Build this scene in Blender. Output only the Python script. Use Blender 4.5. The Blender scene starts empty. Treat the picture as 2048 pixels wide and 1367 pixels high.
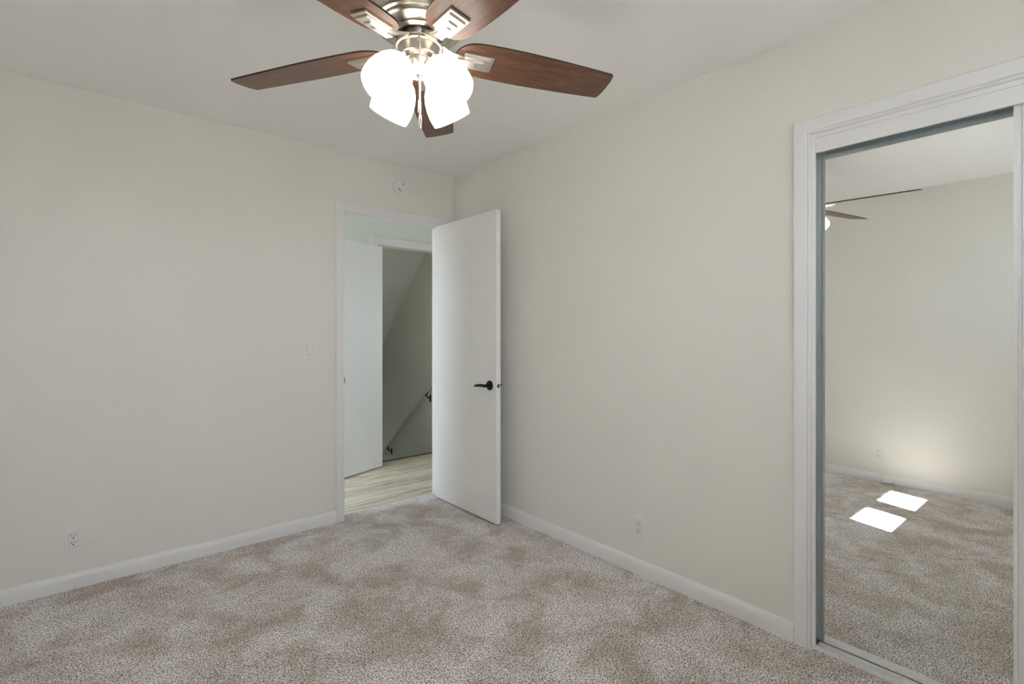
import bpy, bmesh, math, random
from mathutils import Vector, Matrix

random.seed(7)
PI = math.pi
scene = bpy.context.scene
COL = scene.collection

# ------------------------------------------------------------------ camera
F_PX, YAW, Y0 = 1003.18, 0.709683, 661.7
cam_data = bpy.data.cameras.new('camera')
cam_data.sensor_fit = 'HORIZONTAL'
cam_data.sensor_width = 36.0
cam_data.lens = F_PX * 36.0 / 2048.0
cam_data.shift_y = -(683.5 - Y0) / 2048.0
cam_data.clip_start = 0.02
cam = bpy.data.objects.new('camera', cam_data)
COL.objects.link(cam)
cam.location = (-2.19035, -3.25195, 1.2535)
cam.rotation_euler = (PI / 2, 0, -YAW)
scene.camera = cam

# ------------------------------------------------------------------ world, sun, exposure
SKY_STRENGTH = 6.7
world = bpy.data.worlds.new('daylight')
scene.world = world
world.use_nodes = True
wn = world.node_tree
wn.nodes.clear()
w_out = wn.nodes.new('ShaderNodeOutputWorld')
w_bg = wn.nodes.new('ShaderNodeBackground')
w_tc = wn.nodes.new('ShaderNodeTexCoord')
w_sep = wn.nodes.new('ShaderNodeSeparateXYZ')
w_ramp = wn.nodes.new('ShaderNodeValToRGB')
w_map = wn.nodes.new('ShaderNodeMapRange')
wn.links.new(w_tc.outputs['Generated'], w_sep.inputs[0])
w_map.inputs['From Min'].default_value = -1.0
w_map.inputs['From Max'].default_value = 1.0
wn.links.new(w_sep.outputs['Z'], w_map.inputs['Value'])
wn.links.new(w_map.outputs[0], w_ramp.inputs[0])
cr = w_ramp.color_ramp
cr.elements[0].position = 0.0
cr.elements[0].color = (0.60, 0.60, 0.58, 1)
cr.elements[1].position = 1.0
cr.elements[1].color = (0.58, 0.76, 1.0, 1)
for pos, c in ((0.46, (0.56, 0.57, 0.56, 1)), (0.51, (0.84, 0.93, 1.02, 1))):
    e = cr.elements.new(pos)
    e.color = c
wn.links.new(w_ramp.outputs[0], w_bg.inputs['Color'])
w_bg.inputs['Strength'].default_value = SKY_STRENGTH
wn.links.new(w_bg.outputs[0], w_out.inputs['Surface'])

SUN_DIR = Vector((-0.30, 1.0, -0.88))          # the way the light travels
sun_data = bpy.data.lights.new('sun', 'SUN')
sun_data.energy = 128.0
sun_data.angle = math.radians(0.55)
sun_data.color = (0.95, 0.98, 1.0)
sun = bpy.data.objects.new('sun', sun_data)
COL.objects.link(sun)
sun.location = (1, -8, 6)
sun.rotation_euler = SUN_DIR.to_track_quat('-Z', 'Y').to_euler()

def portal(name, loc, direction, w, h):
    d = bpy.data.lights.new(name, 'AREA')
    d.shape = 'RECTANGLE'
    d.size, d.size_y = w, h
    d.cycles.is_portal = True
    o = bpy.data.objects.new(name, d)
    COL.objects.link(o)
    o.location = loc
    o.rotation_euler = Vector(direction).to_track_quat('-Z', 'Z').to_euler()
    return o

LAMP_GLOW = 5.0
scene.view_settings.view_transform = 'Standard'
scene.view_settings.look = 'None'
scene.view_settings.gamma = 1.0
scene.view_settings.use_curve_mapping = False
scene.view_settings.exposure = 0.02
scene.cycles.max_bounces = 12
scene.cycles.diffuse_bounces = 8
scene.cycles.glossy_bounces = 8
scene.cycles.sample_clamp_indirect = 40.0
scene.cycles.use_denoising = True

# ------------------------------------------------------------------ materials
def new_mat(name):
    m = bpy.data.materials.new(name)
    m.use_nodes = True
    nt = m.node_tree
    return m, nt, nt.nodes['Principled BSDF']

def tex_coord(nt, scale=(1, 1, 1)):
    tc = nt.nodes.new('ShaderNodeTexCoord')
    mp = nt.nodes.new('ShaderNodeMapping')
    mp.inputs['Scale'].default_value = scale
    nt.links.new(tc.outputs['Object'], mp.inputs['Vector'])
    return mp.outputs['Vector']

def noise(nt, vec, scale, detail=3.0, rough=0.5, dist=0.0):
    n = nt.nodes.new('ShaderNodeTexNoise')
    n.inputs['Scale'].default_value = scale
    n.inputs['Detail'].default_value = detail
    n.inputs['Roughness'].default_value = rough
    n.inputs['Distortion'].default_value = dist
    nt.links.new(vec, n.inputs['Vector'])
    return n.outputs['Fac']

def ramp(nt, fac, stops):
    r = nt.nodes.new('ShaderNodeValToRGB')
    el = r.color_ramp.elements
    el[0].position, el[0].color = stops[0][0], (*stops[0][1], 1)
    el[1].position, el[1].color = stops[-1][0], (*stops[-1][1], 1)
    for p, c in stops[1:-1]:
        e = el.new(p)
        e.color = (*c, 1)
    nt.links.new(fac, r.inputs['Fac'])
    return r.outputs['Color']

def mix(nt, a, b, fac, mode='MIX'):
    m = nt.nodes.new('ShaderNodeMix')
    m.data_type = 'RGBA'
    m.blend_type = mode
    for s, v in ((m.inputs['Factor'], fac), (m.inputs[6], a), (m.inputs[7], b)):
        if hasattr(v, 'node'):
            nt.links.new(v, s)
        elif isinstance(v, tuple):
            s.default_value = (*v, 1)
        else:
            s.default_value = v
    return m.outputs[2]

def bump(nt, bsdf, height, strength, distance):
    b = nt.nodes.new('ShaderNodeBump')
    b.inputs['Strength'].default_value = strength
    b.inputs['Distance'].default_value = distance
    nt.links.new(height, b.inputs['Height'])
    nt.links.new(b.outputs['Normal'], bsdf.inputs['Normal'])

def painted(name, color, rough, var=0.02, tex=0.0, scale=60.0):
    m, nt, b = new_mat(name)
    v = tex_coord(nt)
    n = noise(nt, v, 1.7, 3)
    lo = tuple(c * (1 - var) for c in color)
    hi = tuple(min(1, c * (1 + var)) for c in color)
    nt.links.new(ramp(nt, n, ((0.3, lo), (0.7, hi))), b.inputs['Base Color'])
    b.inputs['Roughness'].default_value = rough
    if tex:
        bump(nt, b, noise(nt, v, scale, 4), tex, 0.002)
    return m

def metal(name, color, rough, metallic=1.0, scale=(1, 1, 1), var=0.06):
    m, nt, b = new_mat(name)
    v = tex_coord(nt, scale)
    n = noise(nt, v, 90, 2)
    lo = tuple(c * (1 - var) for c in color)
    hi = tuple(min(1, c * (1 + var)) for c in color)
    nt.links.new(ramp(nt, n, ((0.3, lo), (0.7, hi))), b.inputs['Base Color'])
    b.inputs['Metallic'].default_value = metallic
    b.inputs['Roughness'].default_value = rough
    return m

M = {}
M['wall'] = painted('wall_paint', (0.782, 0.770, 0.726), 0.75, 0.012, 0.12, 130)
M['ceiling'] = painted('ceiling_paint', (0.88, 0.875, 0.86), 0.9, 0.015, 0.25, 45)
M['trim'] = painted('white_trim_paint', (0.80, 0.80, 0.805), 0.34, 0.008)
M['door'] = painted('white_door_paint', (0.85, 0.85, 0.845), 0.42, 0.008)
M['plastic'] = painted('white_plastic', (0.80, 0.79, 0.79), 0.38, 0.005)
M['hall_wall'] = painted('hall_wall_paint', (0.78, 0.81, 0.74), 0.75, 0.012, 0.1, 130)
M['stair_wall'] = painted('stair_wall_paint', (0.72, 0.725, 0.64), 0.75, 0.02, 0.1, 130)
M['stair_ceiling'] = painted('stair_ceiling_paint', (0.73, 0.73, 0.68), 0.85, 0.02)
M['concrete'] = painted('pale_foundation_paint', (0.78, 0.83, 0.88), 0.8, 0.03)
M['dark'] = painted('dark_slot', (0.015, 0.014, 0.013), 0.6)
M['gap'] = painted('soft_gap', (0.40, 0.395, 0.385), 0.6)
M['grey_mark'] = painted('grey_slot', (0.14, 0.135, 0.125), 0.6)
M['black'] = metal('black_hardware', (0.018, 0.017, 0.016), 0.38, 0.6)
M['nickel'] = metal('brushed_nickel', (0.58, 0.53, 0.465), 0.30, 1.0, (1, 1, 14))
M['nickel_shaded'] = metal('shaded_nickel_recess', (0.20, 0.185, 0.165), 0.5, 0.8)  # nickel darkened to stand for the shade inside the motor recess
M['nickel_flat'] = metal('satin_nickel_plate', (0.74, 0.70, 0.63), 0.36, 1.0, (14, 1, 1))
M['aluminium'] = metal('grey_aluminium', (0.40, 0.46, 0.48), 0.36, 0.75, (1, 1, 0.05))
M['channel'] = metal('dull_aluminium_channel', (0.50, 0.535, 0.54), 0.46, 0.6, (1, 1, 0.05))
M['track'] = metal('pale_aluminium_track', (0.84, 0.85, 0.85), 0.40, 0.2)
M['rail_wood'] = painted('handrail_paint', (0.58, 0.58, 0.54), 0.3, 0.02)
M['steel'] = metal('bright_steel', (0.75, 0.74, 0.72), 0.25)
M['blocker'] = painted('blocker_paint', (0.75, 0.75, 0.73), 0.8)  # paint of the added beam that blocks the sun

def carpet():
    m, nt, b = new_mat('cut_pile_carpet')
    v = tex_coord(nt)
    fine = noise(nt, v, 185, 3.0, 0.62, 0.6)
    tone = ramp(nt, fine, ((0.32, (0.048, 0.035, 0.026)), (0.42, (0.240, 0.205, 0.180)),
                           (0.51, (0.63, 0.578, 0.542)), (0.62, (1.0, 0.97, 0.95))))
    lay = noise(nt, v, 3.8, 5.0, 0.62, 0.5)
    layc = ramp(nt, lay, ((0.38, (0.88, 0.82, 0.76)), (0.49, (1.10, 1.085, 1.08)), (0.60, (1.32, 1.33, 1.39))))
    lay2 = noise(nt, v, 14, 3.0, 0.6)
    lay2c = ramp(nt, lay2, ((0.3, (0.93, 0.93, 0.92)), (0.7, (1.07, 1.07, 1.07))))
    c = mix(nt, tone, layc, 1.0, 'MULTIPLY')
    c = mix(nt, c, lay2c, 1.0, 'MULTIPLY')
    nt.links.new(c, b.inputs['Base Color'])
    b.inputs['Roughness'].default_value = 0.95
    b.inputs['Specular IOR Level'].default_value = 0.1
    b.inputs['Sheen Weight'].default_value = 0.15
    bump(nt, b, fine, 0.8, 0.006)
    return m
M['carpet'] = carpet()

def planks():
    m, nt, b = new_mat('pale_vinyl_planks')
    v = tex_coord(nt)
    br = nt.nodes.new('ShaderNodeTexBrick')
    nt.links.new(v, br.inputs['Vector'])
    br.offset = 0.37
    br.inputs['Scale'].default_value = 1.0
    br.inputs['Brick Width'].default_value = 0.92
    br.inputs['Row Height'].default_value = 0.150
    br.inputs['Mortar Size'].default_value = 0.0012
    br.inputs['Mortar Smooth'].default_value = 0.2
    br.inputs['Color1'].default_value = (0.64, 0.575, 0.455, 1)
    br.inputs['Color2'].default_value = (0.90, 0.84, 0.70, 1)
    br.inputs['Mortar'].default_value = (0.26, 0.23, 0.18, 1)
    v2 = tex_coord(nt, (1.5, 19, 1))
    g = noise(nt, v2, 1.6, 5, 0.6, 0.4)
    gc = ramp(nt, g, ((0.32, (0.58, 0.54, 0.48)), (0.5, (0.97, 0.95, 0.92)), (0.7, (1.15, 1.15, 1.13))))
    c = mix(nt, br.outputs['Color'], gc, 1.0, 'MULTIPLY')
    nt.links.new(c, b.inputs['Base Color'])
    b.inputs['Roughness'].default_value = 0.42
    return m
M['planks'] = planks()

def wood(name, a, bcol, c3, rough=0.45):
    m, nt, b = new_mat(name)
    v = tex_coord(nt, (5.0, 70, 70))
    g = noise(nt, v, 1.5, 6, 0.65, 0.9)
    v2 = tex_coord(nt, (14, 320, 320))
    g2 = noise(nt, v2, 1.0, 3, 0.6)
    c = ramp(nt, g, ((0.28, a), (0.5, bcol), (0.72, c3)))
    cc = ramp(nt, g2, ((0.35, (0.72, 0.70, 0.68)), (0.65, (1.1, 1.1, 1.1))))
    c = mix(nt, c, cc, 1.0, 'MULTIPLY')
    nt.links.new(c, b.inputs['Base Color'])
    b.inputs['Roughness'].default_value = rough
    return m
M['blade_wood'] = wood('reddish_brown_blade_wood', (0.080, 0.034, 0.018), (0.145, 0.066, 0.036), (0.225, 0.110, 0.065), 0.34)
M['blade_edge'] = painted('dark_blade_edge', (0.030, 0.020, 0.014), 0.5, 0.05)
M['nosing'] = wood('brown_stair_nosing', (0.10, 0.075, 0.05), (0.16, 0.12, 0.085), (0.22, 0.17, 0.12), 0.5)

def mirror_mat():
    m, nt, b = new_mat('mirror_glass')
    n = noise(nt, tex_coord(nt), 2.0, 1)
    nt.links.new(ramp(nt, n, ((0.3, (0.90, 0.925, 0.91)), (0.7, (0.91, 0.93, 0.915)))), b.inputs['Base Color'])
    b.inputs['Metallic'].default_value = 1.0
    b.inputs['Roughness'].default_value = 0.0
    return m
M['mirror'] = mirror_mat()

def glow(name, color, strength):
    m, nt, b = new_mat(name)
    n = noise(nt, tex_coord(nt), 20, 1)
    c = ramp(nt, n, ((0.3, tuple(x * 0.98 for x in color)), (0.7, color)))
    nt.links.new(c, b.inputs['Base Color'])
    nt.links.new(c, b.inputs['Emission Color'])
    b.inputs['Emission Strength'].default_value = strength
    b.inputs['Roughness'].default_value = 0.25
    return m
M['shade_glass'] = glow('lit_opal_glass', (1.0, 0.95, 0.88), LAMP_GLOW)
M['bulb'] = glow('lit_bulb', (1.0, 0.88, 0.70), LAMP_GLOW * 1.5)

def window_glass():
    m, nt, b = new_mat('window_glass')
    out = nt.nodes['Material Output']
    tr = nt.nodes.new('ShaderNodeBsdfTransparent')
    gl = nt.nodes.new('ShaderNodeBsdfGlossy')
    gl.inputs['Roughness'].default_value = 0.0
    mx = nt.nodes.new('ShaderNodeMixShader')
    fr = nt.nodes.new('ShaderNodeFresnel')
    fr.inputs['IOR'].default_value = 1.3
    nt.links.new(fr.outputs[0], mx.inputs[0])
    nt.links.new(tr.outputs[0], mx.inputs[1])
    nt.links.new(gl.outputs[0], mx.inputs[2])
    nt.links.new(mx.outputs[0], out.inputs['Surface'])
    return m
M['glass'] = window_glass()

# ------------------------------------------------------------------ mesh helpers
def add_box(bm, lo, hi, mi=0):
    x0, y0, z0 = lo
    x1, y1, z1 = hi
    vs = [bm.verts.new(p) for p in ((x0, y0, z0), (x1, y0, z0), (x1, y1, z0), (x0, y1, z0),
                                    (x0, y0, z1), (x1, y0, z1), (x1, y1, z1), (x0, y1, z1))]
    fs = []
    for idx in ((0, 3, 2, 1), (4, 5, 6, 7), (0, 1, 5, 4), (1, 2, 6, 5), (2, 3, 7, 6), (3, 0, 4, 7)):
        f = bm.faces.new([vs[i] for i in idx])
        f.material_index = mi
        fs.append(f)
    return vs, fs

def box(lo, hi, bevel=0.0, seg=2):
    bm = bmesh.new()
    add_box(bm, lo, hi)
    if bevel:
        bmesh.ops.bevel(bm, geom=list(bm.edges), offset=bevel, segments=seg, affect='EDGES', profile=0.5)
    return bm

def lathe(profile, seg=48, cap=True):
    """profile: list of (r, z), revolved about local z."""
    bm = bmesh.new()
    rings = []
    for r, z in profile:
        if r < 1e-6:
            rings.append([bm.verts.new((0, 0, z))])
        else:
            rings.append([bm.verts.new((r * math.cos(2 * PI * k / seg), r * math.sin(2 * PI * k / seg), z)) for k in range(seg)])
    for a, b in zip(rings, rings[1:]):
        for k in range(seg):
            k2 = (k + 1) % seg
            if len(a) == 1 and len(b) == 1:
                continue
            if len(a) == 1:
                bm.faces.new((a[0], b[k], b[k2]))
            elif len(b) == 1:
                bm.faces.new((a[k], b[0], a[k2]))
            else:
                bm.faces.new((a[k], b[k], b[k2], a[k2]))
    bmesh.ops.recalc_face_normals(bm, faces=list(bm.faces))
    return bm

def prism(poly, axis, a, b):
    """extrude a 2-D polygon between a and b along an axis; the polygon gives the two other coordinates in order."""
    bm = bmesh.new()
    def pt(p, t):
        q = list(p)
        q.insert(axis, t)
        return q
    va = [bm.verts.new(pt(p, a)) for p in poly]
    vb = [bm.verts.new(pt(p, b)) for p in poly]
    n = len(poly)
    bm.faces.new(va)
    bm.faces.new(list(reversed(vb)))
    for i in range(n):
        j = (i + 1) % n
        bm.faces.new((va[i], vb[i], vb[j], va[j]))
    bmesh.ops.recalc_face_normals(bm, faces=list(bm.faces))
    return bm

def tube(points, radii, seg=12, close_ends=True):
    bm = bmesh.new()
    pts = [Vector(p) for p in points]
    if not isinstance(radii, (list, tuple)):
        radii = [radii] * len(pts)
    rings = []
    up = None
    for i, p in enumerate(pts):
        t = (pts[min(i + 1, len(pts) - 1)] - pts[max(i - 1, 0)]).normalized()
        if up is None:
            up = Vector((0, 0, 1)) if abs(t.z) < 0.9 else Vector((1, 0, 0))
        n = t.cross(up).normalized()
        bvec = n.cross(t).normalized()
        up = bvec
        rings.append([bm.verts.new(p + radii[i] * (math.cos(2 * PI * k / seg) * n + math.sin(2 * PI * k / seg) * bvec)) for k in range(seg)])
    for a, b in zip(rings, rings[1:]):
        for k in range(seg):
            bm.faces.new((a[k], a[(k + 1) % seg], b[(k + 1) % seg], b[k]))
    if close_ends:
        bm.faces.new(rings[0])
        bm.faces.new(list(reversed(rings[-1])))
    bmesh.ops.recalc_face_normals(bm, faces=list(bm.faces))
    return bm

def join(*bms):
    out = bmesh.new()
    for b in bms:
        me = bpy.data.meshes.new('tmp')
        b.to_mesh(me)
        b.free()
        out.from_mesh(me)
        bpy.data.meshes.remove(me)
    return out

def xform(bm, mat):
    bmesh.ops.transform(bm, matrix=mat, verts=list(bm.verts))
    return bm

def obj(name, bm, mats, parent=None, smooth=False, loc=(0, 0, 0), rot=(0, 0, 0)):
    me = bpy.data.meshes.new(name)
    bm.to_mesh(me)
    bm.free()
    for m in (mats if isinstance(mats, (list, tuple)) else [mats]):
        me.materials.append(m)
    if smooth:
        for p in me.polygons:
            p.use_smooth = True
        me.set_sharp_from_angle(angle=math.radians(smooth if smooth is not True else 35))
    o = bpy.data.objects.new(name, me)
    COL.objects.link(o)
    o.location = loc
    o.rotation_euler = rot
    if parent:
        o.parent = parent
    return o

def tag(o, label, cat, kind=None, group=None):
    o['label'] = label
    o['category'] = cat
    if kind:
        o['kind'] = kind
    if group:
        o['group'] = group
    return o

def thing(name, label, cat, loc=(0, 0, 0), rz=0.0, kind=None, group=None):
    o = bpy.data.objects.new(name, None)
    o.empty_display_size = 0.1
    COL.objects.link(o)
    o.location = loc
    o.rotation_euler = (0, 0, rz)
    return tag(o, label, cat, kind, group)

def wall_boxes(axis, d0, d1, u0, u1, z0, z1, holes):
    """a wall slab: thickness d0..d1 on `axis` (0 = x, 1 = y), u0..u1 along the other, with rectangular openings (ua, ub, za, zb)."""
    bm = bmesh.new()
    us = sorted({u0, u1, *[h[0] for h in holes], *[h[1] for h in holes]})
    for a, b in zip(us, us[1:]):
        spans = [(z0, z1)]
        for ua, ub, za, zb in holes:
            if ua <= a + 1e-9 and b <= ub + 1e-9:
                new = []
                for s0, s1 in spans:
                    if za > s0:
                        new.append((s0, min(za, s1)))
                    if zb < s1:
                        new.append((max(zb, s0), s1))
                spans = new
        for s0, s1 in spans:
            if s1 - s0 > 1e-6:
                if axis == 0:
                    add_box(bm, (d0, a, s0), (d1, b, s1))
                else:
                    add_box(bm, (a, d0, s0), (b, d1, s1))
    bmesh.ops.remove_doubles(bm, verts=list(bm.verts), dist=1e-6)
    return bm

# ------------------------------------------------------------------ the bedroom shell
H, W, L = 2.44, 2.858, 3.80
T = 0.12                                   # wall thickness
JL, JR, JH = -0.868, -0.114, 2.050         # bedroom doorway: jamb faces and head
CL0, CL1, CH = -2.515, -3.735, 2.030       # closet opening
HF = -0.012                                # hall floor height
HY = 1.125                                 # hall wall face
SX0, SX1, SH = -0.085, 0.700, 2.060        # stair doorway

floor = obj('floor', box((-W - T, -L - T, -0.02), (0.0, 0.095, 0.0)), M['carpet'])
bmx = bmesh.new(); bmx.from_mesh(floor.data)
add_box(bmx, (0.0, CL1, -0.02), (0.70, CL0, 0.0))
bmx.to_mesh(floor.data); bmx.free()
tag(floor, 'brown and beige flecked carpet covering the bedroom floor', 'floor', 'structure')
tag(obj('ceiling', box((-W - T, -L - T, H), (T, T, H + 0.1)), M['ceiling']), 'off-white bedroom ceiling above the fan', 'ceiling', 'structure')
tag(obj('wall_left', wall_boxes(1, 0.0, T, -W - T, 1.40, HF - 0.05, H, [(JL - 0.02, JR + 0.02, HF - 0.05, JH + 0.02)]), M['wall']),
    'cream wall with the open bedroom doorway in it', 'wall', 'structure')
tag(obj('wall_right', wall_boxes(0, 0.0, T, -L - T, 0.0, 0.0, H, [(CL1, CL0, 0.0, CH)]), M['wall']),
    'cream wall between the bedroom door and the mirrored closet', 'wall', 'structure')
WIN = [(-2.165, -1.72), (-1.55, -1.125), (-2.80, -2.30), (-0.95, -0.35)]     # twin windows behind the camera, then two high ones added for more daylight
WZ0, WZ1 = 1.25, 2.20
WZ = [(WZ0, WZ1), (WZ0, WZ1), (1.53, WZ1), (1.53, WZ1)]
SW = (-3.56, -3.20, 0.50, 1.20)            # unseen side window added for daylight, on the wall the mirror faces
tag(obj('wall_rear', wall_boxes(1, -L - T, -L, -W - T, T, 0.0, H, [(a, b, c, d) for (a, b), (c, d) in zip(WIN, WZ)]), M['wall']),
    'cream wall behind the camera with two windows and two added ones in it', 'wall', 'structure')
tag(obj('wall_opposite', wall_boxes(0, -W - T, -W, -L, 0.0, 0.0, H, [SW]), M['wall']),
    'cream wall seen in the closet mirror, across the room from it', 'wall', 'structure')

# closet interior
cl = bmesh.new()
add_box(cl, (0.70, CL1 - 0.1, 0), (0.76, CL0 + 0.1, H))
add_box(cl, (T, CL0 + 0.0, 0), (0.70, CL0 + 0.06, H))
add_box(cl, (T, CL1 - 0.06, 0), (0.70, CL1, H))
add_box(cl, (T, CL1, H - 0.06), (0.70, CL0, H))
tag(obj('wall_closet', cl, M['wall']), 'inside walls of the closet behind the mirrored doors', 'wall', 'structure')

def window(n, axis, d, a, b, z0, z1, label):
    """frame, meeting rail and two panes set in the middle of a wall opening."""
    t = thing('window_%d' % n, label, 'window', kind='structure')
    f = bmesh.new()
    fw = 0.022
    def bx(u0, u1, za, zb, e0, e1):
        if axis == 0:
            add_box(f, (d + e0, u0, za), (d + e1, u1, zb))
        else:
            add_box(f, (u0, d + e0, za), (u1, d + e1, zb))
    bx(a, a + fw, z0, z1, -0.03, 0.03)
    bx(b - fw, b, z0, z1, -0.03, 0.03)
    bx(a + fw, b - fw, z0, z0 + fw, -0.03, 0.03)
    bx(a + fw, b - fw, z1 - fw, z1, -0.03, 0.03)
    zm = (z0 + z1) / 2 + 0.06
    bx(a + fw, b - fw, zm - 0.012, zm + 0.012, -0.02, 0.02)
    obj('window_frame', f, M['trim'], t)
    for za, zb in ((z0 + fw, zm - 0.012), (zm + 0.012, z1 - fw)):
        if axis == 0:
            g = box((d - 0.002, a + fw, za), (d + 0.002, b - fw, zb))
        else:
            g = box((a + fw, d - 0.002, za), (b - fw, d + 0.002, zb))
        obj('pane', g, M['glass'], t)
    return t

for i, (a, b) in enumerate(WIN):
    z0, z1 = WZ[i]
    window((1, 2, 6, 7)[i], 1, -L - 0.06, a, b, z0, z1, ('narrow tall window behind the camera, nearer the side window',
                                               'narrow tall window behind the camera, nearer the closet',
                                               'short high window added behind the camera for daylight, next to the side window',
                                               'short high window added behind the camera for daylight, next to the closet')[i])
    portal('window_daylight', ((a + b) / 2, -L - 0.10, (z0 + z1) / 2), (0, 1, 0), b - a, z1 - z0)
window(3, 0, -W - 0.06, SW[0], SW[1], SW[2], SW[3], 'unseen side window added for daylight in the wall that faces the closet')
portal('window_daylight', (-W - 0.10, (SW[0] + SW[1]) / 2, (SW[2] + SW[3]) / 2), (1, 0, 0), SW[1] - SW[0], SW[3] - SW[2])
BY = -L - T - 3.0                          # unseen beam on two posts, added to cut off the upper sun rays
t = thing('sun_blocker', 'unseen beam on two posts, added behind the camera to block part of the sun', 'sun blocker', (-0.6, BY, -0.3), kind='structure')
obj('beam', box((-1.95, -0.06, 0.3 + 4.225), (1.95, 0.06, 0.3 + 5.06)), M['blocker'], t)
for px in (-1.87, 1.87):
    obj('post', box((px - 0.07, -0.07, 0.0), (px + 0.07, 0.07, 0.3 + 4.225)), M['blocker'], t)

# ------------------------------------------------------------------ baseboards
BB = [(0.0, 0.0), (0.015, 0.0), (0.015, 0.045), (0.0125, 0.058), (0.008, 0.068), (0.003, 0.0745), (0.0, 0.076)]
tag(obj('baseboard_left', prism([(-y, z) for y, z in BB], 0, -W, -0.925), M['trim'], smooth=50),
    'white baseboard along the wall with the doorway', 'baseboard', 'structure')
tag(obj('baseboard_right', prism([(-x, z) for x, z in BB], 1, -2.457, -0.015), M['trim'], smooth=50),
    'white baseboard running from the door to the closet', 'baseboard', 'structure')
tag(obj('baseboard_opposite', prism([(-W + x, z) for x, z in BB], 1, -L, -0.015), M['trim'], smooth=50),
    'white baseboard seen in the closet mirror', 'baseboard', 'structure')
tag(obj('baseboard_rear', prism([(-L + y, z) for y, z in BB], 0, -W + 0.015, 0.0), M['trim'], smooth=50),
    'white baseboard behind the camera under the two narrow windows', 'baseboard', 'structure')

# ------------------------------------------------------------------ bedroom doorway: casing, jamb
def casing_profile(w):
    """(across, out) from the opening edge outward."""
    return [(0.0, 0.0), (0.0, 0.009), (0.004, 0.012), (0.012, 0.0125), (0.018, 0.0145), (w - 0.012, 0.0165), (w - 0.004, 0.016), (w, 0.012), (w, 0.0)]

def casing_run(profile, pts, out, along_y=False):
    """sweep a casing profile round mitred corners. pts: list of (u, z, du, dz) corners with the outward offset direction."""
    bm = bmesh.new()
    rings = []
    for u, z, du, dz in pts:
        ring = []
        for a, o in profile:
            uu, zz = u + du * a, z + dz * a
            ring.append(bm.verts.new(out(uu, zz, o)))
        rings.append(ring)
    n = len(profile)
    for r0, r1 in zip(rings, rings[1:]):
        for k in range(n):
            j = (k + 1) % n
            bm.faces.new((r0[k], r0[j], r1[j], r1[k]))
    bm.faces.new(rings[0])
    bm.faces.new(list(reversed(rings[-1])))
    bmesh.ops.recalc_face_normals(bm, faces=list(bm.faces))
    return bm

t = thing('trim_2', 'white casing and jamb around the open bedroom doorway', 'door frame', kind='structure')
rv = 0.005
cs = casing_run(casing_profile(0.056), [(JL - rv + 0.005, 0, -1, 0), (JL - rv + 0.005, JH + rv, -1, 1), (JR + rv, JH + rv, 1, 1), (JR + rv, 0, 1, 0)],
                lambda u, z, o: (u, -o, z))
obj('casing', cs, M['trim'], t, smooth=30)
jb = bmesh.new()
add_box(jb, (JL - 0.02, -0.0, HF), (JL, T + 0.0, JH + 0.02))
add_box(jb, (JR, -0.0, HF), (JR + 0.02, T, JH + 0.02))
add_box(jb, (JL, -0.0, JH), (JR, T, JH + 0.02))
obj('jamb', jb, M['trim'], t)
st = bmesh.new()
add_box(st, (JL, 0.040, HF), (JL + 0.011, 0.075, JH))
add_box(st, (JR - 0.011, 0.040, HF), (JR, 0.075, JH))
add_box(st, (JL + 0.011, 0.040, JH - 0.011), (JR - 0.011, 0.075, JH))
obj('door_stop', st, M['trim'], t)
sp = bmesh.new()
add_box(sp, (JL, 0.002, 0.895), (JL + 0.0015, 0.034, 0.960))
add_box(sp, (JL - 0.002, -0.010, 0.908), (JL + 0.0030, 0.002, 0.947))
o = obj('strike_plate', sp, M['black'], t)
o['label'] = 'black strike plate'

# ------------------------------------------------------------------ bedroom door, swung open along the right wall
DX, DT, DW = -0.166, 0.035, 0.728
DY1 = -0.014
DY0 = DY1 - DW
t = thing('door_1', 'white flush bedroom door standing open against the right wall, black lever handle', 'door', (DX + DT / 2, DY1, 0.0), kind='structure')
x0, x1 = -DT / 2, DT / 2
obj('door_panel', box((x0, -DW, 0.010), (x1, 0.0, 2.038), 0.0015, 1), M['door'], t)
hz, hy = 0.899, -DW + 0.068
for side in (-1, 1):
    h = bmesh.new()
    ros = xform(lathe([(0, 0), (0.032, 0), (0.032, 0.004), (0.029, 0.009), (0.018, 0.0115), (0.0, 0.012)], 32), Matrix.Rotation(side * PI / 2, 4, 'Y'))
    xform(ros, Matrix.Translation((side * DT / 2, hy, hz)))
    neck = tube([(side * (DT / 2 + 0.010), hy, hz), (side * (DT / 2 + 0.050), hy, hz)], 0.0105, 16)
    sx = side * (DT / 2 + 0.048)
    lever = tube([(sx, hy - 0.010, hz), (sx, hy + 0.012, hz + 0.001), (sx, hy + 0.05, hz + 0.000), (sx, hy + 0.085, hz - 0.004), (sx - side * 0.004, hy + 0.108, hz - 0.008), (sx - side * 0.006, hy + 0.114, hz - 0.009)],
                 [0.008, 0.0105, 0.0098, 0.0085, 0.0065, 0.003], 14)
    o = obj('rose', ros, M['black'], t, smooth=40)
    o['label'] = 'black round handle rose'
    o = obj('lever', join(neck, lever), M['black'], t, smooth=40)
    o['label'] = 'black lever'
lp = xform(lathe([(0, 0), (0.0125, 0), (0.0125, 0.0012), (0.0, 0.0012)], 24), Matrix.Rotation(PI / 2, 4, 'X'))
o = obj('latch_plate', xform(lp, Matrix.Translation((0, -DW, hz))), M['black'], t)
lb = prism([(-0.006, -0.006), (0.006, -0.006), (0.006, 0.006), (-0.006, 0.006)], 1, -DW - 0.0105, -DW)
xform(lb, Matrix.Translation((0, 0, hz)))
o = obj('latch_bolt', lb, M['steel'], t)
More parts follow.
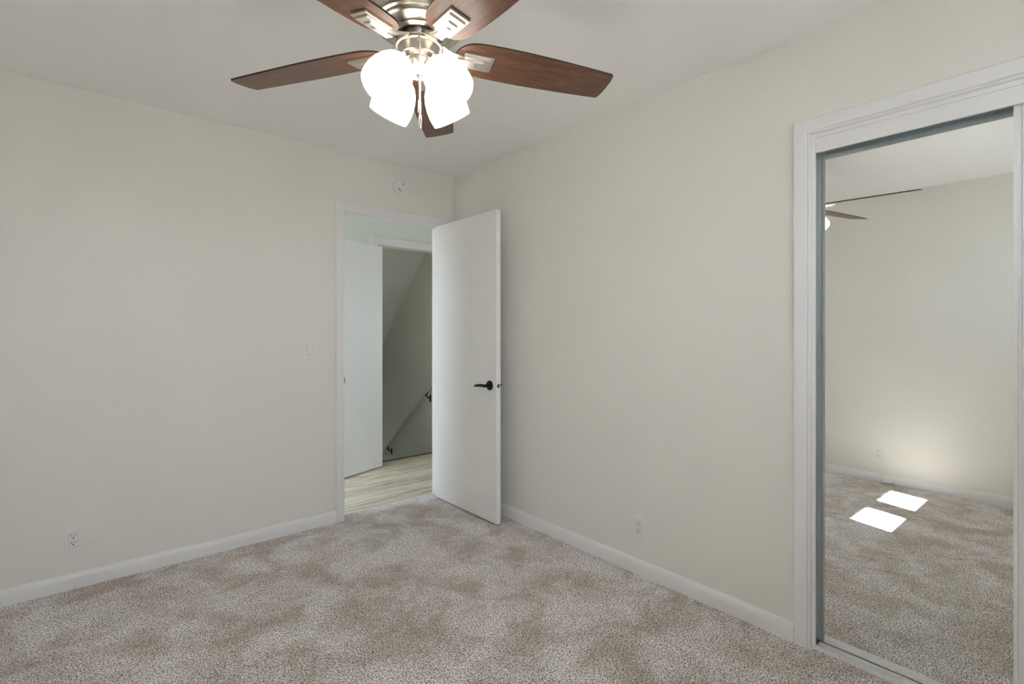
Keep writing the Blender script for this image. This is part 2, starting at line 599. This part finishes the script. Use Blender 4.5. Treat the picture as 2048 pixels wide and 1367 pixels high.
for z in (0.22, 1.02, 1.82):
    hg = join(tube([(x1 + 0.004, 0.004, z - 0.045), (x1 + 0.004, 0.004, z + 0.045)], 0.0055, 12),
              box((x1 - 0.030, 0.0, z - 0.044), (x1 + 0.004, 0.0025, z + 0.044)))
    o = obj('hinge', hg, M['black'], t, smooth=40)

# ------------------------------------------------------------------ hall and stairwell
hx0, hx1, hyb = -1.55, 1.30, HY
SY = HY + T
tag(obj('floor_hall', box((hx0 - 0.1, 0.095, HF - 0.05), (hx1 + 0.1, SY + 0.002, HF)), M['planks']),
    'pale wood-look plank floor of the hall beyond the doorway', 'floor', 'structure')
tag(obj('ceiling_hall', box((hx0 - 0.1, T, H), (hx1 + 0.1, SY, H + 0.1)), M['ceiling']), 'hall ceiling', 'ceiling', 'structure')
tag(obj('wall_hall', wall_boxes(1, HY, SY, hx0 - 0.1, hx1 + 0.1, HF, H, [(SX0 - 0.02, SX1 + 0.02, HF, SH + 0.02)]), M['hall_wall']),
    'pale green-white hall wall around the stair doorway', 'wall', 'structure')
hw = (0.14, 0.72, 0.10, 2.34)
tag(obj('wall_hall_end', wall_boxes(0, hx0 - 0.1, hx0, T, HY, HF, H, [hw]), M['hall_wall']), 'hall end wall with a window, out of view to the left', 'wall', 'structure')
hf = (0.45, 0.80, 1.00, 1.75)  # opening for the unseen window added to light the hall evenly
tag(obj('wall_hall_far', wall_boxes(0, hx1, hx1 + 0.1, T, HY, HF, H, [hf]), M['hall_wall']), 'hall end wall hidden behind the bedroom door', 'wall', 'structure')
window(8, 0, hx1 + 0.05, hf[0], hf[1], hf[2], hf[3], 'unseen window added at the far end of the hall to brighten it, hidden by the bedroom door')
portal('window_daylight', (hx1 + 0.09, (hf[0] + hf[1]) / 2, (hf[2] + hf[3]) / 2), (-1, 0, 0), hf[1] - hf[0], hf[3] - hf[2])
window(4, 0, hx0 - 0.05, hw[0], hw[1], hw[2], hw[3], 'window at the end of the hall')
portal('window_daylight', (hx0 - 0.09, (hw[0] + hw[1]) / 2, (hw[2] + hw[3]) / 2), (1, 0, 0), hw[1] - hw[0], hw[3] - hw[2])

t = thing('trim_3', 'white casing and jamb around the stair doorway in the hall', 'door frame', kind='structure')
cs = casing_run(casing_profile(0.068), [(SX0 - rv, HF, -1, 0), (SX0 - rv, SH + rv, -1, 1), (SX1 + rv, SH + rv, 1, 1), (SX1 + rv, HF, 1, 0)],
                lambda u, z, o: (u, HY - o, z))
obj('casing', cs, M['trim'], t, smooth=30)
jb = bmesh.new()
add_box(jb, (SX0 - 0.02, HY, HF), (SX0, SY, SH + 0.02))
add_box(jb, (SX1, HY, HF), (SX1 + 0.02, SY, SH + 0.02))
add_box(jb, (SX0, HY, SH), (SX1, SY, SH + 0.02))
obj('jamb', jb, M['trim'], t)

# hall door, folded back against the hall wall
HA = math.radians(17.7)
t = thing('door_2', 'white flush hall door folded back beside the stair opening', 'door', (-0.075, 1.085, HF), PI + HA, kind='structure')
# local x runs from the hinge to the free edge, local +y is the seen face
obj('door_panel', box((0.0, -0.012, 0.014), (0.71, 0.023, 2.050), 0.0015, 1), M['door'], t)
for z in (0.22, 1.02, 1.82):
    obj('hinge', join(tube([(-0.005, -0.016, z - 0.045), (-0.005, -0.016, z + 0.045)], 0.0055, 12),
                      box((-0.0025, -0.016, z - 0.044), (0.0, 0.018, z + 0.044))), M['black'], t, smooth=40)
for s in (1, -1):
    yy = 0.023 if s > 0 else -0.012
    ros = xform(lathe([(0, 0), (0.032, 0), (0.032, 0.004), (0.029, 0.009), (0.0, 0.012)], 32), Matrix.Rotation(-s * PI / 2, 4, 'X'))
    xform(ros, Matrix.Translation((0.642, yy, 0.91)))
    obj('rose', ros, M['black'], t, smooth=40)
    obj('lever', join(tube([(0.642, yy, 0.91), (0.642, yy + s * 0.05, 0.91)], 0.010, 14),
                      tube([(0.65, yy + s * 0.048, 0.91), (0.60, yy + s * 0.048, 0.91), (0.535, yy + s * 0.044, 0.903)], [0.010, 0.0095, 0.004], 12)), M['black'], t, smooth=40)
tag(obj('baseboard_hall', prism([(HY - y, z + HF) for y, z in BB], 0, hx0, -0.158), M['trim'], smooth=50),
    'white baseboard behind the hall door', 'baseboard', 'structure')

# stair flight going down and away from the hall
RISE, RUN, NST = 0.195, 0.232, 11
SL = RISE / RUN
tr = bmesh.new()
sxa, sxb = SX0 - 0.02, SX1
yb0 = SY
prof = []
y, z = yb0 + 0.0, HF - 0.05
prof.append((y, z))
z = HF - RISE
prof.append((y, z))
for k in range(NST):
    y += RUN
    prof.append((y, z))
    z -= RISE
    prof.append((y, z))
yend, zend = y, z
low = [(yend, zend - 0.05), (yb0, HF - RISE - 0.35)]
tag(obj('staircase', prism(prof + low, 0, sxa, sxb), M['carpet']), 'carpeted stairs going down from the hall doorway', 'staircase', 'structure')
tag(obj('trim_4', join(box((SX0, SY - 0.016, HF), (SX1, SY + 0.022, HF + 0.005), 0.002, 1), box((SX0, SY + 0.003, HF - 0.045), (SX1, SY + 0.022, HF), 0.002, 1)), M['nosing']), 'brown nosing strip at the top edge of the stairs', 'stair nosing', 'structure')
yfar = 5.2
zlow = zend
tag(obj('floor_lower', box((sxa - 0.1, yend - 0.01, zlow - 0.1), (SX1 + 0.1, yfar + 0.1, zlow)), M['concrete']), 'lower level floor at the foot of the stairs', 'floor', 'structure')
tag(obj('wall_stair_right', box((SX1, SY, -0.285), (SX1 + 0.1, yfar + 0.1, 2.55)), M['stair_wall']), 'dim stairwell wall carrying the handrail', 'wall', 'structure')
tag(obj('wall_foundation', box((SX1 - 0.012, SY, zlow), (SX1 + 0.1, yfar + 0.1, -0.285)), M['concrete']), 'pale painted foundation wall low in the stairwell', 'wall', 'structure')
tag(obj('wall_stair_left', box((sxa - 0.1, SY, zlow), (sxa, yfar + 0.1, 2.55)), M['stair_wall']), 'stairwell wall out of sight on the left', 'wall', 'structure')
tag(obj('wall_under_hall', box((sxa - 0.1, SY - 0.12, zlow - 0.1), (SX1 + 0.1, SY, HF - 0.05)), M['concrete']), 'wall under the hall floor, behind the stairs', 'wall', 'structure')
bw = (-0.05, 0.64, -2.05, -0.62)
tag(obj('wall_stair_end', wall_boxes(1, yfar, yfar + 0.1, sxa, SX1, zlow, 2.55, [bw]), M['stair_wall']), 'end wall at the foot of the stairs', 'wall', 'structure')
window(5, 1, yfar + 0.05, bw[0], bw[1], bw[2], bw[3], 'small window at the foot of the stairs')
portal('window_daylight', ((bw[0] + bw[1]) / 2, yfar + 0.09, (bw[2] + bw[3]) / 2), (0, -1, 0), bw[1] - bw[0], bw[3] - bw[2])
# sloped ceiling (passes y 1.61, z 2.086 and y 2.62, z 1.106)
m_c = (2.086 - 1.106) / (2.62 - 1.61)
def zc(y):
    return 2.086 - m_c * (y - 1.61)
ys = 1.61 - (2.44 - 2.086) / m_c
ye = 4.2
tag(obj('ceiling_stair', prism([(SY, 2.44), (ys, 2.44), (ye, zc(ye)), (yfar, zc(ye)), (yfar, zc(ye) + 0.1), (ye, zc(ye) + 0.12), (ys, 2.56), (SY, 2.56)], 0, sxa, SX1), M['stair_ceiling']),
    'sloping ceiling over the stairs', 'ceiling', 'structure')

# handrail with two brackets in view
ra, rb = Vector((SX1 - 0.052, 1.30, 0.742)), Vector((SX1 - 0.052, 4.05, -1.517))
rail_dir = (rb - ra).normalized()
rang = math.atan2(-rail_dir.z, rail_dir.y)
t = thing('handrail', 'round painted handrail sloping down the stairwell wall', 'handrail', (SX1, 1.30, 0.742))
def lo3(p):
    return tuple(Vector(p) - Vector((SX1, 1.30, 0.742)))
obj('rail', tube([lo3(ra), lo3(rb)], 0.021, 20), M['rail_wood'], t, smooth=40)
for yb in (1.475, 2.375, 3.3):
    zb = ra.z + rail_dir.z * (yb - ra.y) / rail_dir.y
    b = join(box((SX1 - 0.008 - 0.0, yb - 0.012, zb - 0.115), (SX1, yb + 0.012, zb - 0.040), 0.002, 1),
             tube([(SX1 - 0.005, yb, zb - 0.078), (SX1 - 0.034, yb, zb - 0.066), (SX1 - 0.050, yb, zb - 0.040), (SX1 - 0.052, yb, zb - 0.022)], [0.008, 0.007, 0.007, 0.008], 10),
             tube([(SX1 - 0.052, yb - 0.03, zb - 0.024 + 0.03 * SL), (SX1 - 0.052, yb + 0.03, zb - 0.024 - 0.03 * SL)], 0.0075, 10))
    xform(b, Matrix.Translation(-Vector((SX1, 1.30, 0.742))))
    o = obj('bracket', b, M['black'], t, smooth=40)
    o['label'] = 'black rail bracket'

# ------------------------------------------------------------------ mirrored closet
t = thing('trim_5', 'white casing and jamb framing the mirrored closet', 'door frame', kind='structure')
CP = [(0.0, 0.0), (0.0, 0.010), (0.003, 0.0135), (0.008, 0.013), (0.011, 0.010), (0.013, 0.0145), (0.018, 0.017), (0.050, 0.0185), (0.058, 0.0165), (0.062, 0.011), (0.062, 0.0)]
cs = casing_run(CP, [(CL0 - 0.004, 0, 1, 0), (CL0 - 0.004, CH - 0.002, 1, 1), (CL1 + 0.004, CH - 0.002, -1, 1), (CL1 + 0.004, 0, -1, 0)],
                lambda u, z, o: (-o, u, z))
obj('casing', cs, M['trim'], t, smooth=30)
jb = bmesh.new()
add_box(jb, (0.0, CL0 - 0.018, 0.0), (0.006, CL0, CH))
add_box(jb, (0.0, CL1, 0.0), (T, CL1 + 0.018, CH))
add_box(jb, (0.0, CL1 + 0.018, CH - 0.018), (T, CL0 - 0.018, CH))
obj('jamb', jb, M['trim'], t)
ya, yb_ = CL1 + 0.018, CL0 - 0.018
t = thing('closet_track', 'white fascia and aluminium bottom track guiding the mirrored closet doors', 'door track', (0.03, (ya + yb_) / 2, 0.0))
oy = -(ya + yb_) / 2
obj('fascia', xform(join(box((0.002, ya, 1.9545), (0.013, yb_, CH - 0.018), 0.0015, 1), box((0.013, ya, 2.004), (T, yb_, CH - 0.018))), Matrix.Translation((-0.03, oy, 0))), M['trim'], t)
trk = bmesh.new()
add_box(trk, (0.004, ya, 0.0), (0.074, yb_, 0.006))
for xx in (0.004, 0.014, 0.038, 0.066):
    add_box(trk, (xx, ya, 0.006), (xx + 0.0025, yb_, 0.018))
o = obj('bottom_track', xform(trk, Matrix.Translation((-0.03, oy, 0))), M['track'], t)
o['label'] = 'grey aluminium floor track'

def sliding_door(xc, y0, y1, z0, z1, label, stile_mat, tilt=None, stile=0.022, toprail=0.055):
    """a framed mirror panel, its middle plane at local x = 0."""
    t = thing('mirror_sliding_door', label, 'closet door', (xc, (y0 + y1) / 2, z0), kind='thing')
    hw, hh = (y1 - y0) / 2, z1 - z0
    d = 0.008
    k = stile / 0.022
    pr = lambda: [(-d, 0), (-d, 0.007 * k), (-d + 0.004, 0.009 * k), (-d + 0.004, 0.013 * k), (-d, 0.015 * k), (-d, stile), (d, stile), (d, 0)]
    if stile > 0.029 and stile_mat is M['channel']:
        pr = lambda: [(-d + 0.003, 0), (-d + 0.003, 0.007), (-d, 0.009), (-d, 0.013), (-d + 0.0025, 0.0145), (-d + 0.0025, 0.018), (-d, 0.020), (-d, 0.0225), (-d + 0.006, 0.023),
                      (-d + 0.006, 0.0250), (-d + 0.002, 0.0255), (-d + 0.001, stile), (d, stile), (d, 0)]
    for s in (-1, 1):
        b = prism([(x, -s * u + s * hw) for x, u in pr()], 2, 0.0, hh)
        obj('stile', b, stile_mat, t)
    obj('top_rail', prism([(-d, hh - toprail), (d, hh - toprail), (d, hh), (-d, hh), (-d, hh - toprail * 0.45), (-d + 0.004, hh - toprail * 0.5), (-d + 0.004, hh - toprail * 0.62), (-d, hh - toprail * 0.67)], 1, -hw + stile, hw - stile), M['aluminium'] if stile_mat is not M['trim'] else stile_mat, t)
    obj('bottom_rail', prism([(-d, 0), (d, 0), (d, 0.028), (-d, 0.028)], 1, -hw + stile, hw - stile), M['track'] if stile_mat is not M['trim'] else stile_mat, t)
    g = box((-d + 0.002, -hw + stile, 0.028), (-d + 0.006, hw - stile, hh - toprail))
    o = obj('mirror', g, M['mirror'], t)
    if tilt:
        t.rotation_euler = tilt
    return t

ZD0 = 0.0215
sliding_door(0.0510, -3.175, CL0 - 0.001, ZD0, 1.990, 'mirrored sliding closet door beside the white casing, set behind the other', M['channel'],
             (0.0, 0.0048, -0.0063), 0.0345, 0.056)
sliding_door(0.0270, ya, -3.084, ZD0, 1.996, 'mirrored sliding closet door in front, only its white stile in view', M['trim'], None, 0.030, 0.052)

# ------------------------------------------------------------------ wall fittings. local frame: x along the wall, z up, -y out of the wall
def outlet(label, loc, rz):
    t = thing('wall_outlet', label, 'outlet', loc, rz, group='duplex wall outlets')
    pl = bmesh.new()
    add_box(pl, (-0.037, -0.006, -0.0595), (0.037, 0.0, 0.0595))
    top = [e for e in pl.edges if all(abs(v.co.y + 0.006) < 1e-6 for v in e.verts)]
    bmesh.ops.bevel(pl, geom=top, offset=0.005, segments=3, affect='EDGES')
    obj('cover_plate', pl, M['plastic'], t, smooth=50)
    obj('receptacle', box((-0.0165, -0.0075, -0.034), (0.0165, -0.004, 0.034), 0.001, 1), M['plastic'], t)
    gp = bmesh.new()
    for a, b in (((-0.0180, -0.0355), (-0.0168, 0.0355)), ((0.0168, -0.0355), (0.0180, 0.0355)), ((-0.0168, -0.0355), (0.0168, -0.0343)), ((-0.0168, 0.0343), (0.0168, 0.0355))):
        add_box(gp, (a[0], -0.00625, a[1]), (b[0], -0.0055, b[1]))
    obj('gap_line', gp, M['gap'], t)
    for s in (1, -1):
        zc_ = s * 0.0165
        sl = bmesh.new()
        add_box(sl, (-0.0078, -0.0080, zc_ + 0.001), (-0.0052, -0.0070, zc_ + 0.0095))
        add_box(sl, (0.0052, -0.0080, zc_ + 0.002), (0.0078, -0.0070, zc_ + 0.0090))
        g = xform(lathe([(0, 0), (0.0031, 0), (0.0031, 0.001), (0, 0.001)], 16), Matrix.Translation((0, -0.0070, zc_ - 0.0065)) @ Matrix.Rotation(PI / 2, 4, 'X'))
        obj('socket', join(sl, g), M['dark'], t)
    for s in (1, -1):
        obj('screw', xform(lathe([(0, 0), (0.0026, 0), (0.002, 0.001), (0, 0.0012)], 12), Matrix.Translation((0, -0.0058, s * 0.0455)) @ Matrix.Rotation(PI / 2, 4, 'X')), M['plastic'], t)
    return t

outlet('white double outlet low on the wall left of the doorway', (-2.219, 0.0, 0.2375), 0.0)
outlet('white double outlet low on the wall between door and closet', (0.0, -1.712, 0.2395), -PI / 2)
outlet('white double outlet seen reflected in the closet mirror', (-W, -2.008, 0.2385), PI / 2)

t = thing('light_switch', 'white rocker light switch beside the doorway', 'light switch', (-1.0925, 0.0, 1.139))
pl = bmesh.new()
add_box(pl, (-0.036, -0.006, -0.0575), (0.036, 0.0, 0.0575))
bmesh.ops.bevel(pl, geom=[e for e in pl.edges if all(abs(v.co.y + 0.006) < 1e-6 for v in e.verts)], offset=0.005, segments=3, affect='EDGES')
obj('cover_plate', pl, M['plastic'], t, smooth=50)
gp = bmesh.new()
for a, b in (((-0.0182, -0.0355), (-0.0164, 0.0355)), ((0.0164, -0.0355), (0.0182, 0.0355)), ((-0.0164, -0.0355), (0.0164, -0.0337)), ((-0.0164, 0.0337), (0.0164, 0.0355))):
    add_box(gp, (a[0], -0.0063, a[1]), (b[0], -0.0055, b[1]))
obj('gap_line', gp, M['gap'], t)
rk = prism([(-0.004, -0.0335), (-0.0065, -0.0335), (-0.0072, 0.0), (-0.0105, 0.0335), (-0.004, 0.0335)], 0, -0.0162, 0.0162)
obj('rocker', rk, M['plastic'], t)
for s in (1, -1):
    obj('screw', xform(lathe([(0, 0), (0.0026, 0), (0.002, 0.001), (0, 0.0012)], 12), Matrix.Translation((0, -0.0058, s * 0.0475)) @ Matrix.Rotation(PI / 2, 4, 'X')), M['plastic'], t)

t = thing('smoke_detector', 'round white smoke detector on the wall above the doorway', 'smoke detector', (-0.462, 0.0, 2.277))
rotm = Matrix.Rotation(PI / 2, 4, 'X')
obj('base', xform(lathe([(0, 0), (0.051, 0), (0.051, 0.008), (0.049, 0.010), (0, 0.010)], 48), rotm), M['plastic'], t, smooth=40)
obj('cover', xform(lathe([(0.0505, 0.010), (0.0505, 0.019), (0.048, 0.026), (0.042, 0.0295), (0.02, 0.0315), (0, 0.032)], 48), rotm), M['plastic'], t, smooth=40)
def slot(cx, cz, ln, wd, ang):
    b = box((-ln / 2, -0.0335, -wd / 2), (ln / 2, -0.0295, wd / 2))
    return xform(b, Matrix.Translation((cx, 0, cz)) @ Matrix.Rotation(ang, 4, 'Y'))
obj('vent_slot', slot(-0.014, -0.019, 0.036, 0.0042, math.radians(40)), M['grey_mark'], t)
obj('test_button', slot(0.016, 0.023, 0.014, 0.0055, math.radians(40)), M['grey_mark'], t)

t = thing('cable_box', 'small white cable box at the foot of the mirrored wall', 'cable box', (-W + 0.015, -2.088, 0.0), PI / 2)
cb = box((-0.034, -0.036, 0.012), (0.034, 0.0, 0.058), 0.004, 2)
xform(cb, Matrix.Translation((0, 0, 0.004)) @ Matrix.Rotation(math.radians(7), 4, 'Y'))
obj('housing', cb, M['plastic'], t)
obj('cable_stub', tube([(-0.03, -0.02, 0.022), (-0.042, -0.022, 0.008), (-0.05, -0.012, 0.003)], 0.003, 8), M['plastic'], t, smooth=True)

# ------------------------------------------------------------------ ceiling fan
FC = Vector((-1.4115, -1.9130, 2.4222))
FAN_SIZE = 0.985
t = fan = thing('ceiling_fan', 'brushed nickel ceiling fan with five brown blades and four lit glass shades', 'ceiling fan', FC)
fan.scale = (FAN_SIZE,) * 3
def zl(z):
    return z - H
def fl(profile, seg=64):
    return lathe([(r, zl(z)) for r, z in profile], seg)
obj('motor_housing', fl([(0, 2.458), (0.118, 2.458), (0.127, 2.446), (0.130, 2.40), (0.130, 2.262), (0.139, 2.252), (0.1395, 2.240), (0.132, 2.232), (0.132, 2.212), (0.1385, 2.205), (0.1385, 2.192),
                         (0.134, 2.1845), (0.122, 2.1835), (0.119, 2.178), (0.112, 2.1785), (0.106, 2.1775), (0.096, 2.171), (0.089, 2.1665), (0.086, 2.163), (0.080, 2.1635), (0.076, 2.160), (0.070, 2.156)]),
    M['nickel'], t, smooth=30)
obj('motor_recess', fl([(0.070, 2.156), (0.064, 2.158), (0.058, 2.178), (0.030, 2.182)]), M['nickel_shaded'], t, smooth=30)
obj('neck', fl([(0.040, 2.184), (0.050, 2.178), (0.042, 2.162), (0.036, 2.150), (0.034, 2.141), (0.030, 2.140)]), M['nickel'], t, smooth=30)
obj('switch_housing', fl([(0.030, 2.142), (0.062, 2.139), (0.0705, 2.134), (0.0735, 2.127), (0.0735, 2.1215), (0.070, 2.1195), (0.0665, 2.119), (0.0660, 2.091), (0.0635, 2.087), (0.050, 2.0855), (0.046, 2.084), (0.046, 2.079)]),
    M['nickel'], t, smooth=30)
obj('light_fitter', fl([(0.046, 2.080), (0.0445, 2.071), (0.038, 2.058), (0.029, 2.047), (0.0265, 2.040), (0.022, 2.034), (0.010, 2.030), (0.0, 2.029)]), M['nickel'], t, smooth=30)

PHI, PITCH = -0.3473, -0.1987
DROOP = [0.0141, 0.0064, -0.0214, 0.0004, -0.0003]
HALF = [(0.112, 0.0), (0.1135, 0.014), (0.118, 0.028), (0.127, 0.044), (0.141, 0.057), (0.160, 0.066), (0.19, 0.0715), (0.25, 0.0745), (0.33, 0.0755), (0.42, 0.0735), (0.52, 0.069), (0.60, 0.0645), (0.648, 0.0615), (0.6535, 0.0605), (0.6575, 0.056), (0.662, 0.03), (0.663, 0.0)]
def blade_mesh():
    pts = [Vector((r, w)) for r, w in HALF]
    full = [Vector((p.x, -p.y)) for p in reversed(pts[1:])] + pts
    n0 = len(pts) - 1
    half = [pts[0]]
    for i in range(n0, len(full) - 1):
        if i >= len(full) - 6:
            half.append(full[i + 1])
            continue
        p0, p1, p2, p3 = full[i - 1], full[i], full[i + 1], full[min(i + 2, len(full) - 1)]
        for k in range(1, 5):
            q = k / 4.0
            half.append(0.5 * ((2 * p1) + (p2 - p0) * q + (2 * p0 - 5 * p1 + 4 * p2 - p3) * q * q + (3 * p1 - p0 - 3 * p2 + p3) * q ** 3))
    loop = [(p.x, p.y) for p in half] + [(p.x, -p.y) for p in reversed(half[1:-1])]
    bm = bmesh.new()
    th = 0.0055
    lo_ = [bm.verts.new((x, y, -th / 2)) for x, y in loop]
    hi_ = [bm.verts.new((x, y, th / 2)) for x, y in loop]
    f = bm.faces.new(list(reversed(lo_))); f.material_index = 0
    f = bm.faces.new(hi_); f.material_index = 0
    n = len(loop)
    for i in range(n):
        f = bm.faces.new((lo_[i], lo_[(i + 1) % n], hi_[(i + 1) % n], hi_[i]))
        f.material_index = 1
    bmesh.ops.recalc_face_normals(bm, faces=list(bm.faces))
    return bm
ZB = 2.1112
def iron_plate_mesh():
    """stepped plate under the blade root, in the blade's own frame."""
    a = box((0.138, -0.032, -0.0105), (0.236, 0.032, -0.00275), 0.0012, 1)
    b = box((0.138, -0.026, -0.0165), (0.224, 0.026, -0.0100), 0.0012, 1)
    c = box((0.118, -0.0145, -0.0215), (0.202, 0.0145, -0.0155), 0.0012, 1)
    return join(a, b, c)
def iron_arm_mesh():
    """flared arm from the hub to the plate, in a level frame."""
    pts = [(0.050, 0.026), (0.062, 0.026), (0.074, 0.021), (0.088, 0.0165), (0.105, 0.0145), (0.150, 0.0145)]
    top = [0.016, 0.016, 0.014, 0.009, 0.003, -0.003]
    bm = bmesh.new()
    rows = []
    for (x, w), z in zip(pts, top):
        rows.append([bm.verts.new(p) for p in ((x, -w, z), (x, w, z), (x, w, z - 0.0065), (x, -w, z - 0.0065))])
    for a, b in zip(rows, rows[1:]):
        for k in range(4):
            j = (k + 1) % 4
            bm.faces.new((a[k], a[j], b[j], b[k]))
    bm.faces.new(rows[0]); bm.faces.new(list(reversed(rows[-1])))
    bmesh.ops.recalc_face_normals(bm, faces=list(bm.faces))
    return bm
first = None
for k in range(5):
    ang = PHI + k * 2 * PI / 5
    lift = 0.012
    slope = (DROOP[k] * 0.655 - lift) / 0.655
    rot = Matrix.Rotation(ang, 4, 'Z') @ Matrix.Rotation(-math.atan(slope), 4, 'Y') @ Matrix.Rotation(PITCH, 4, 'X')
    e = rot.to_euler()
    if first is None:
        bl = obj('blade', blade_mesh(), [M['blade_wood'], M['blade_edge']], t)
        pl = obj('blade_iron', iron_plate_mesh(), M['nickel_flat'], t)
        ar = obj('arm', iron_arm_mesh(), M['nickel_flat'], pl, smooth=30)
        sc_ = obj('screw', box((0.176, -0.006, -0.0225), (0.184, 0.006, -0.0210)), M['grey_mark'], pl)
        first = (bl, pl, ar, sc_)
    else:
        bl, pl, ar, sc_ = [q.copy() for q in first]
        for q in (bl, pl, ar, sc_):
            COL.objects.link(q)
        bl.parent = t; pl.parent = t; ar.parent = pl; sc_.parent = pl
    for q in (bl, pl):
        q.location = (0, 0, zl(ZB + lift))
        q.rotation_euler = e

# four shades on short arms
SH_N = Vector((0.065, 0.0, zl(2.056)))
TAU = math.radians(52)
AZ = [math.radians(a) for a in (45, 135, 225, 315)]
FWD = PI / 2 - YAW + math.radians(8.4)
SHADE_PROF = [(0.0215, 0.0), (0.0265, 0.006), (0.0400, 0.017), (0.0515, 0.033), (0.0600, 0.054), (0.0652, 0.078), (0.0668, 0.100), (0.0655, 0.118), (0.0630, 0.132)]
def shade_mesh():
    outer = SHADE_PROF
    inner = [(r - 0.0025, s) for r, s in reversed(outer)]
    return lathe(outer + inner, 48)
first = None
for a in AZ:
    az = FWD + a
    # local z of a shade runs along its axis, from the neck to the mouth
    axis = Vector((math.cos(az) * math.cos(TAU), math.sin(az) * math.cos(TAU), -math.sin(TAU)))
    n = Vector((math.cos(az) * SH_N.x, math.sin(az) * SH_N.x, SH_N.z))
    e = axis.to_track_quat('Z', 'Y').to_euler()
    arm = tube([(math.cos(az) * 0.030, math.sin(az) * 0.030, zl(2.078)), (math.cos(az) * 0.045, math.sin(az) * 0.045, zl(2.074)), tuple(n - axis * 0.004)], [0.011, 0.012, 0.013], 14)
    ho = obj('lamp_arm', arm, M['nickel'], t, smooth=40)
    if first is None:
        cup = obj('socket_cup', lathe([(0, -0.006), (0.014, -0.006), (0.022, 0.0), (0.0245, 0.010), (0.0235, 0.014), (0.0, 0.014)], 32), M['nickel'], t, smooth=40)
        shd = obj('glass_shade', shade_mesh(), M['shade_glass'], t, smooth=50)
        blb = obj('bulb', lathe([(0.0, 0.012), (0.012, 0.014), (0.013, 0.03), (0.024, 0.052), (0.028, 0.068), (0.024, 0.084), (0.012, 0.095), (0, 0.097)], 24), M['bulb'], shd, smooth=True)
        shd['label'] = 'lit white glass shade'
        first = (cup, shd, blb)
    else:
        cup, shd, blb = [q.copy() for q in first]
        for q in (cup, shd, blb):
            COL.objects.link(q)
        cup.parent = t; shd.parent = t; blb.parent = shd
    for q in (cup, shd):
        q.location = n
        q.rotation_euler = e

# pull chains hanging from the switch housing, on the camera's side
def chain(name, x, y, z_top, z_bot, zf0, zf1, rod):
    parts = []
    z = z_top
    while z > z_bot:
        s = bmesh.new()
        bmesh.ops.create_icosphere(s, subdivisions=1, radius=0.0021, matrix=Matrix.Translation((x, y, zl(z))))
        parts.append(s)
        z -= 0.0046
    parts.append(tube([(x, y, zl(z_top)), (x, y, zl(z_bot))], 0.0007, 6))
    if rod:
        parts.append(tube([(x, y, zl(z_bot + 0.004)), (x, y, zl(zf0))], 0.0016, 8))
    ch = obj(name, join(*parts), M['nickel'], t, smooth=60)
    fob = lathe([(0, zl(zf0) + 0.004), (0.0022, zl(zf0) + 0.003), (0.0042, zl(zf0) - 0.004), (0.0046, zl((zf0 + zf1) / 2)), (0.0050, zl(zf1) + 0.004), (0.0036, zl(zf1)), (0, zl(zf1))], 14)
    xform(fob, Matrix.Translation((x, y, 0)))
    obj('fob', fob, M['nickel'], ch, smooth=50)
    return ch
fw = Vector((FC.x - cam.location.x, FC.y - cam.location.y, 0)).normalized()
rt = Vector((fw.y, -fw.x, 0))
p1 = -fw * 0.068 + rt * 0.001
p2 = -fw * 0.074 + rt * 0.003
chain('pull_chain', p1.x, p1.y, 2.108, 2.010, 1.934, 1.895, True)
chain('pull_chain', p2.x, p2.y, 2.108, 2.016, 1.888, 1.846, True)
obj('chain_outlet', join(tube([tuple(-fw * 0.060 + Vector((0, 0, zl(2.112)))), tuple(-fw * 0.075 + Vector((0, 0, zl(2.110))))], 0.0042, 12)), M['nickel'], t, smooth=40)
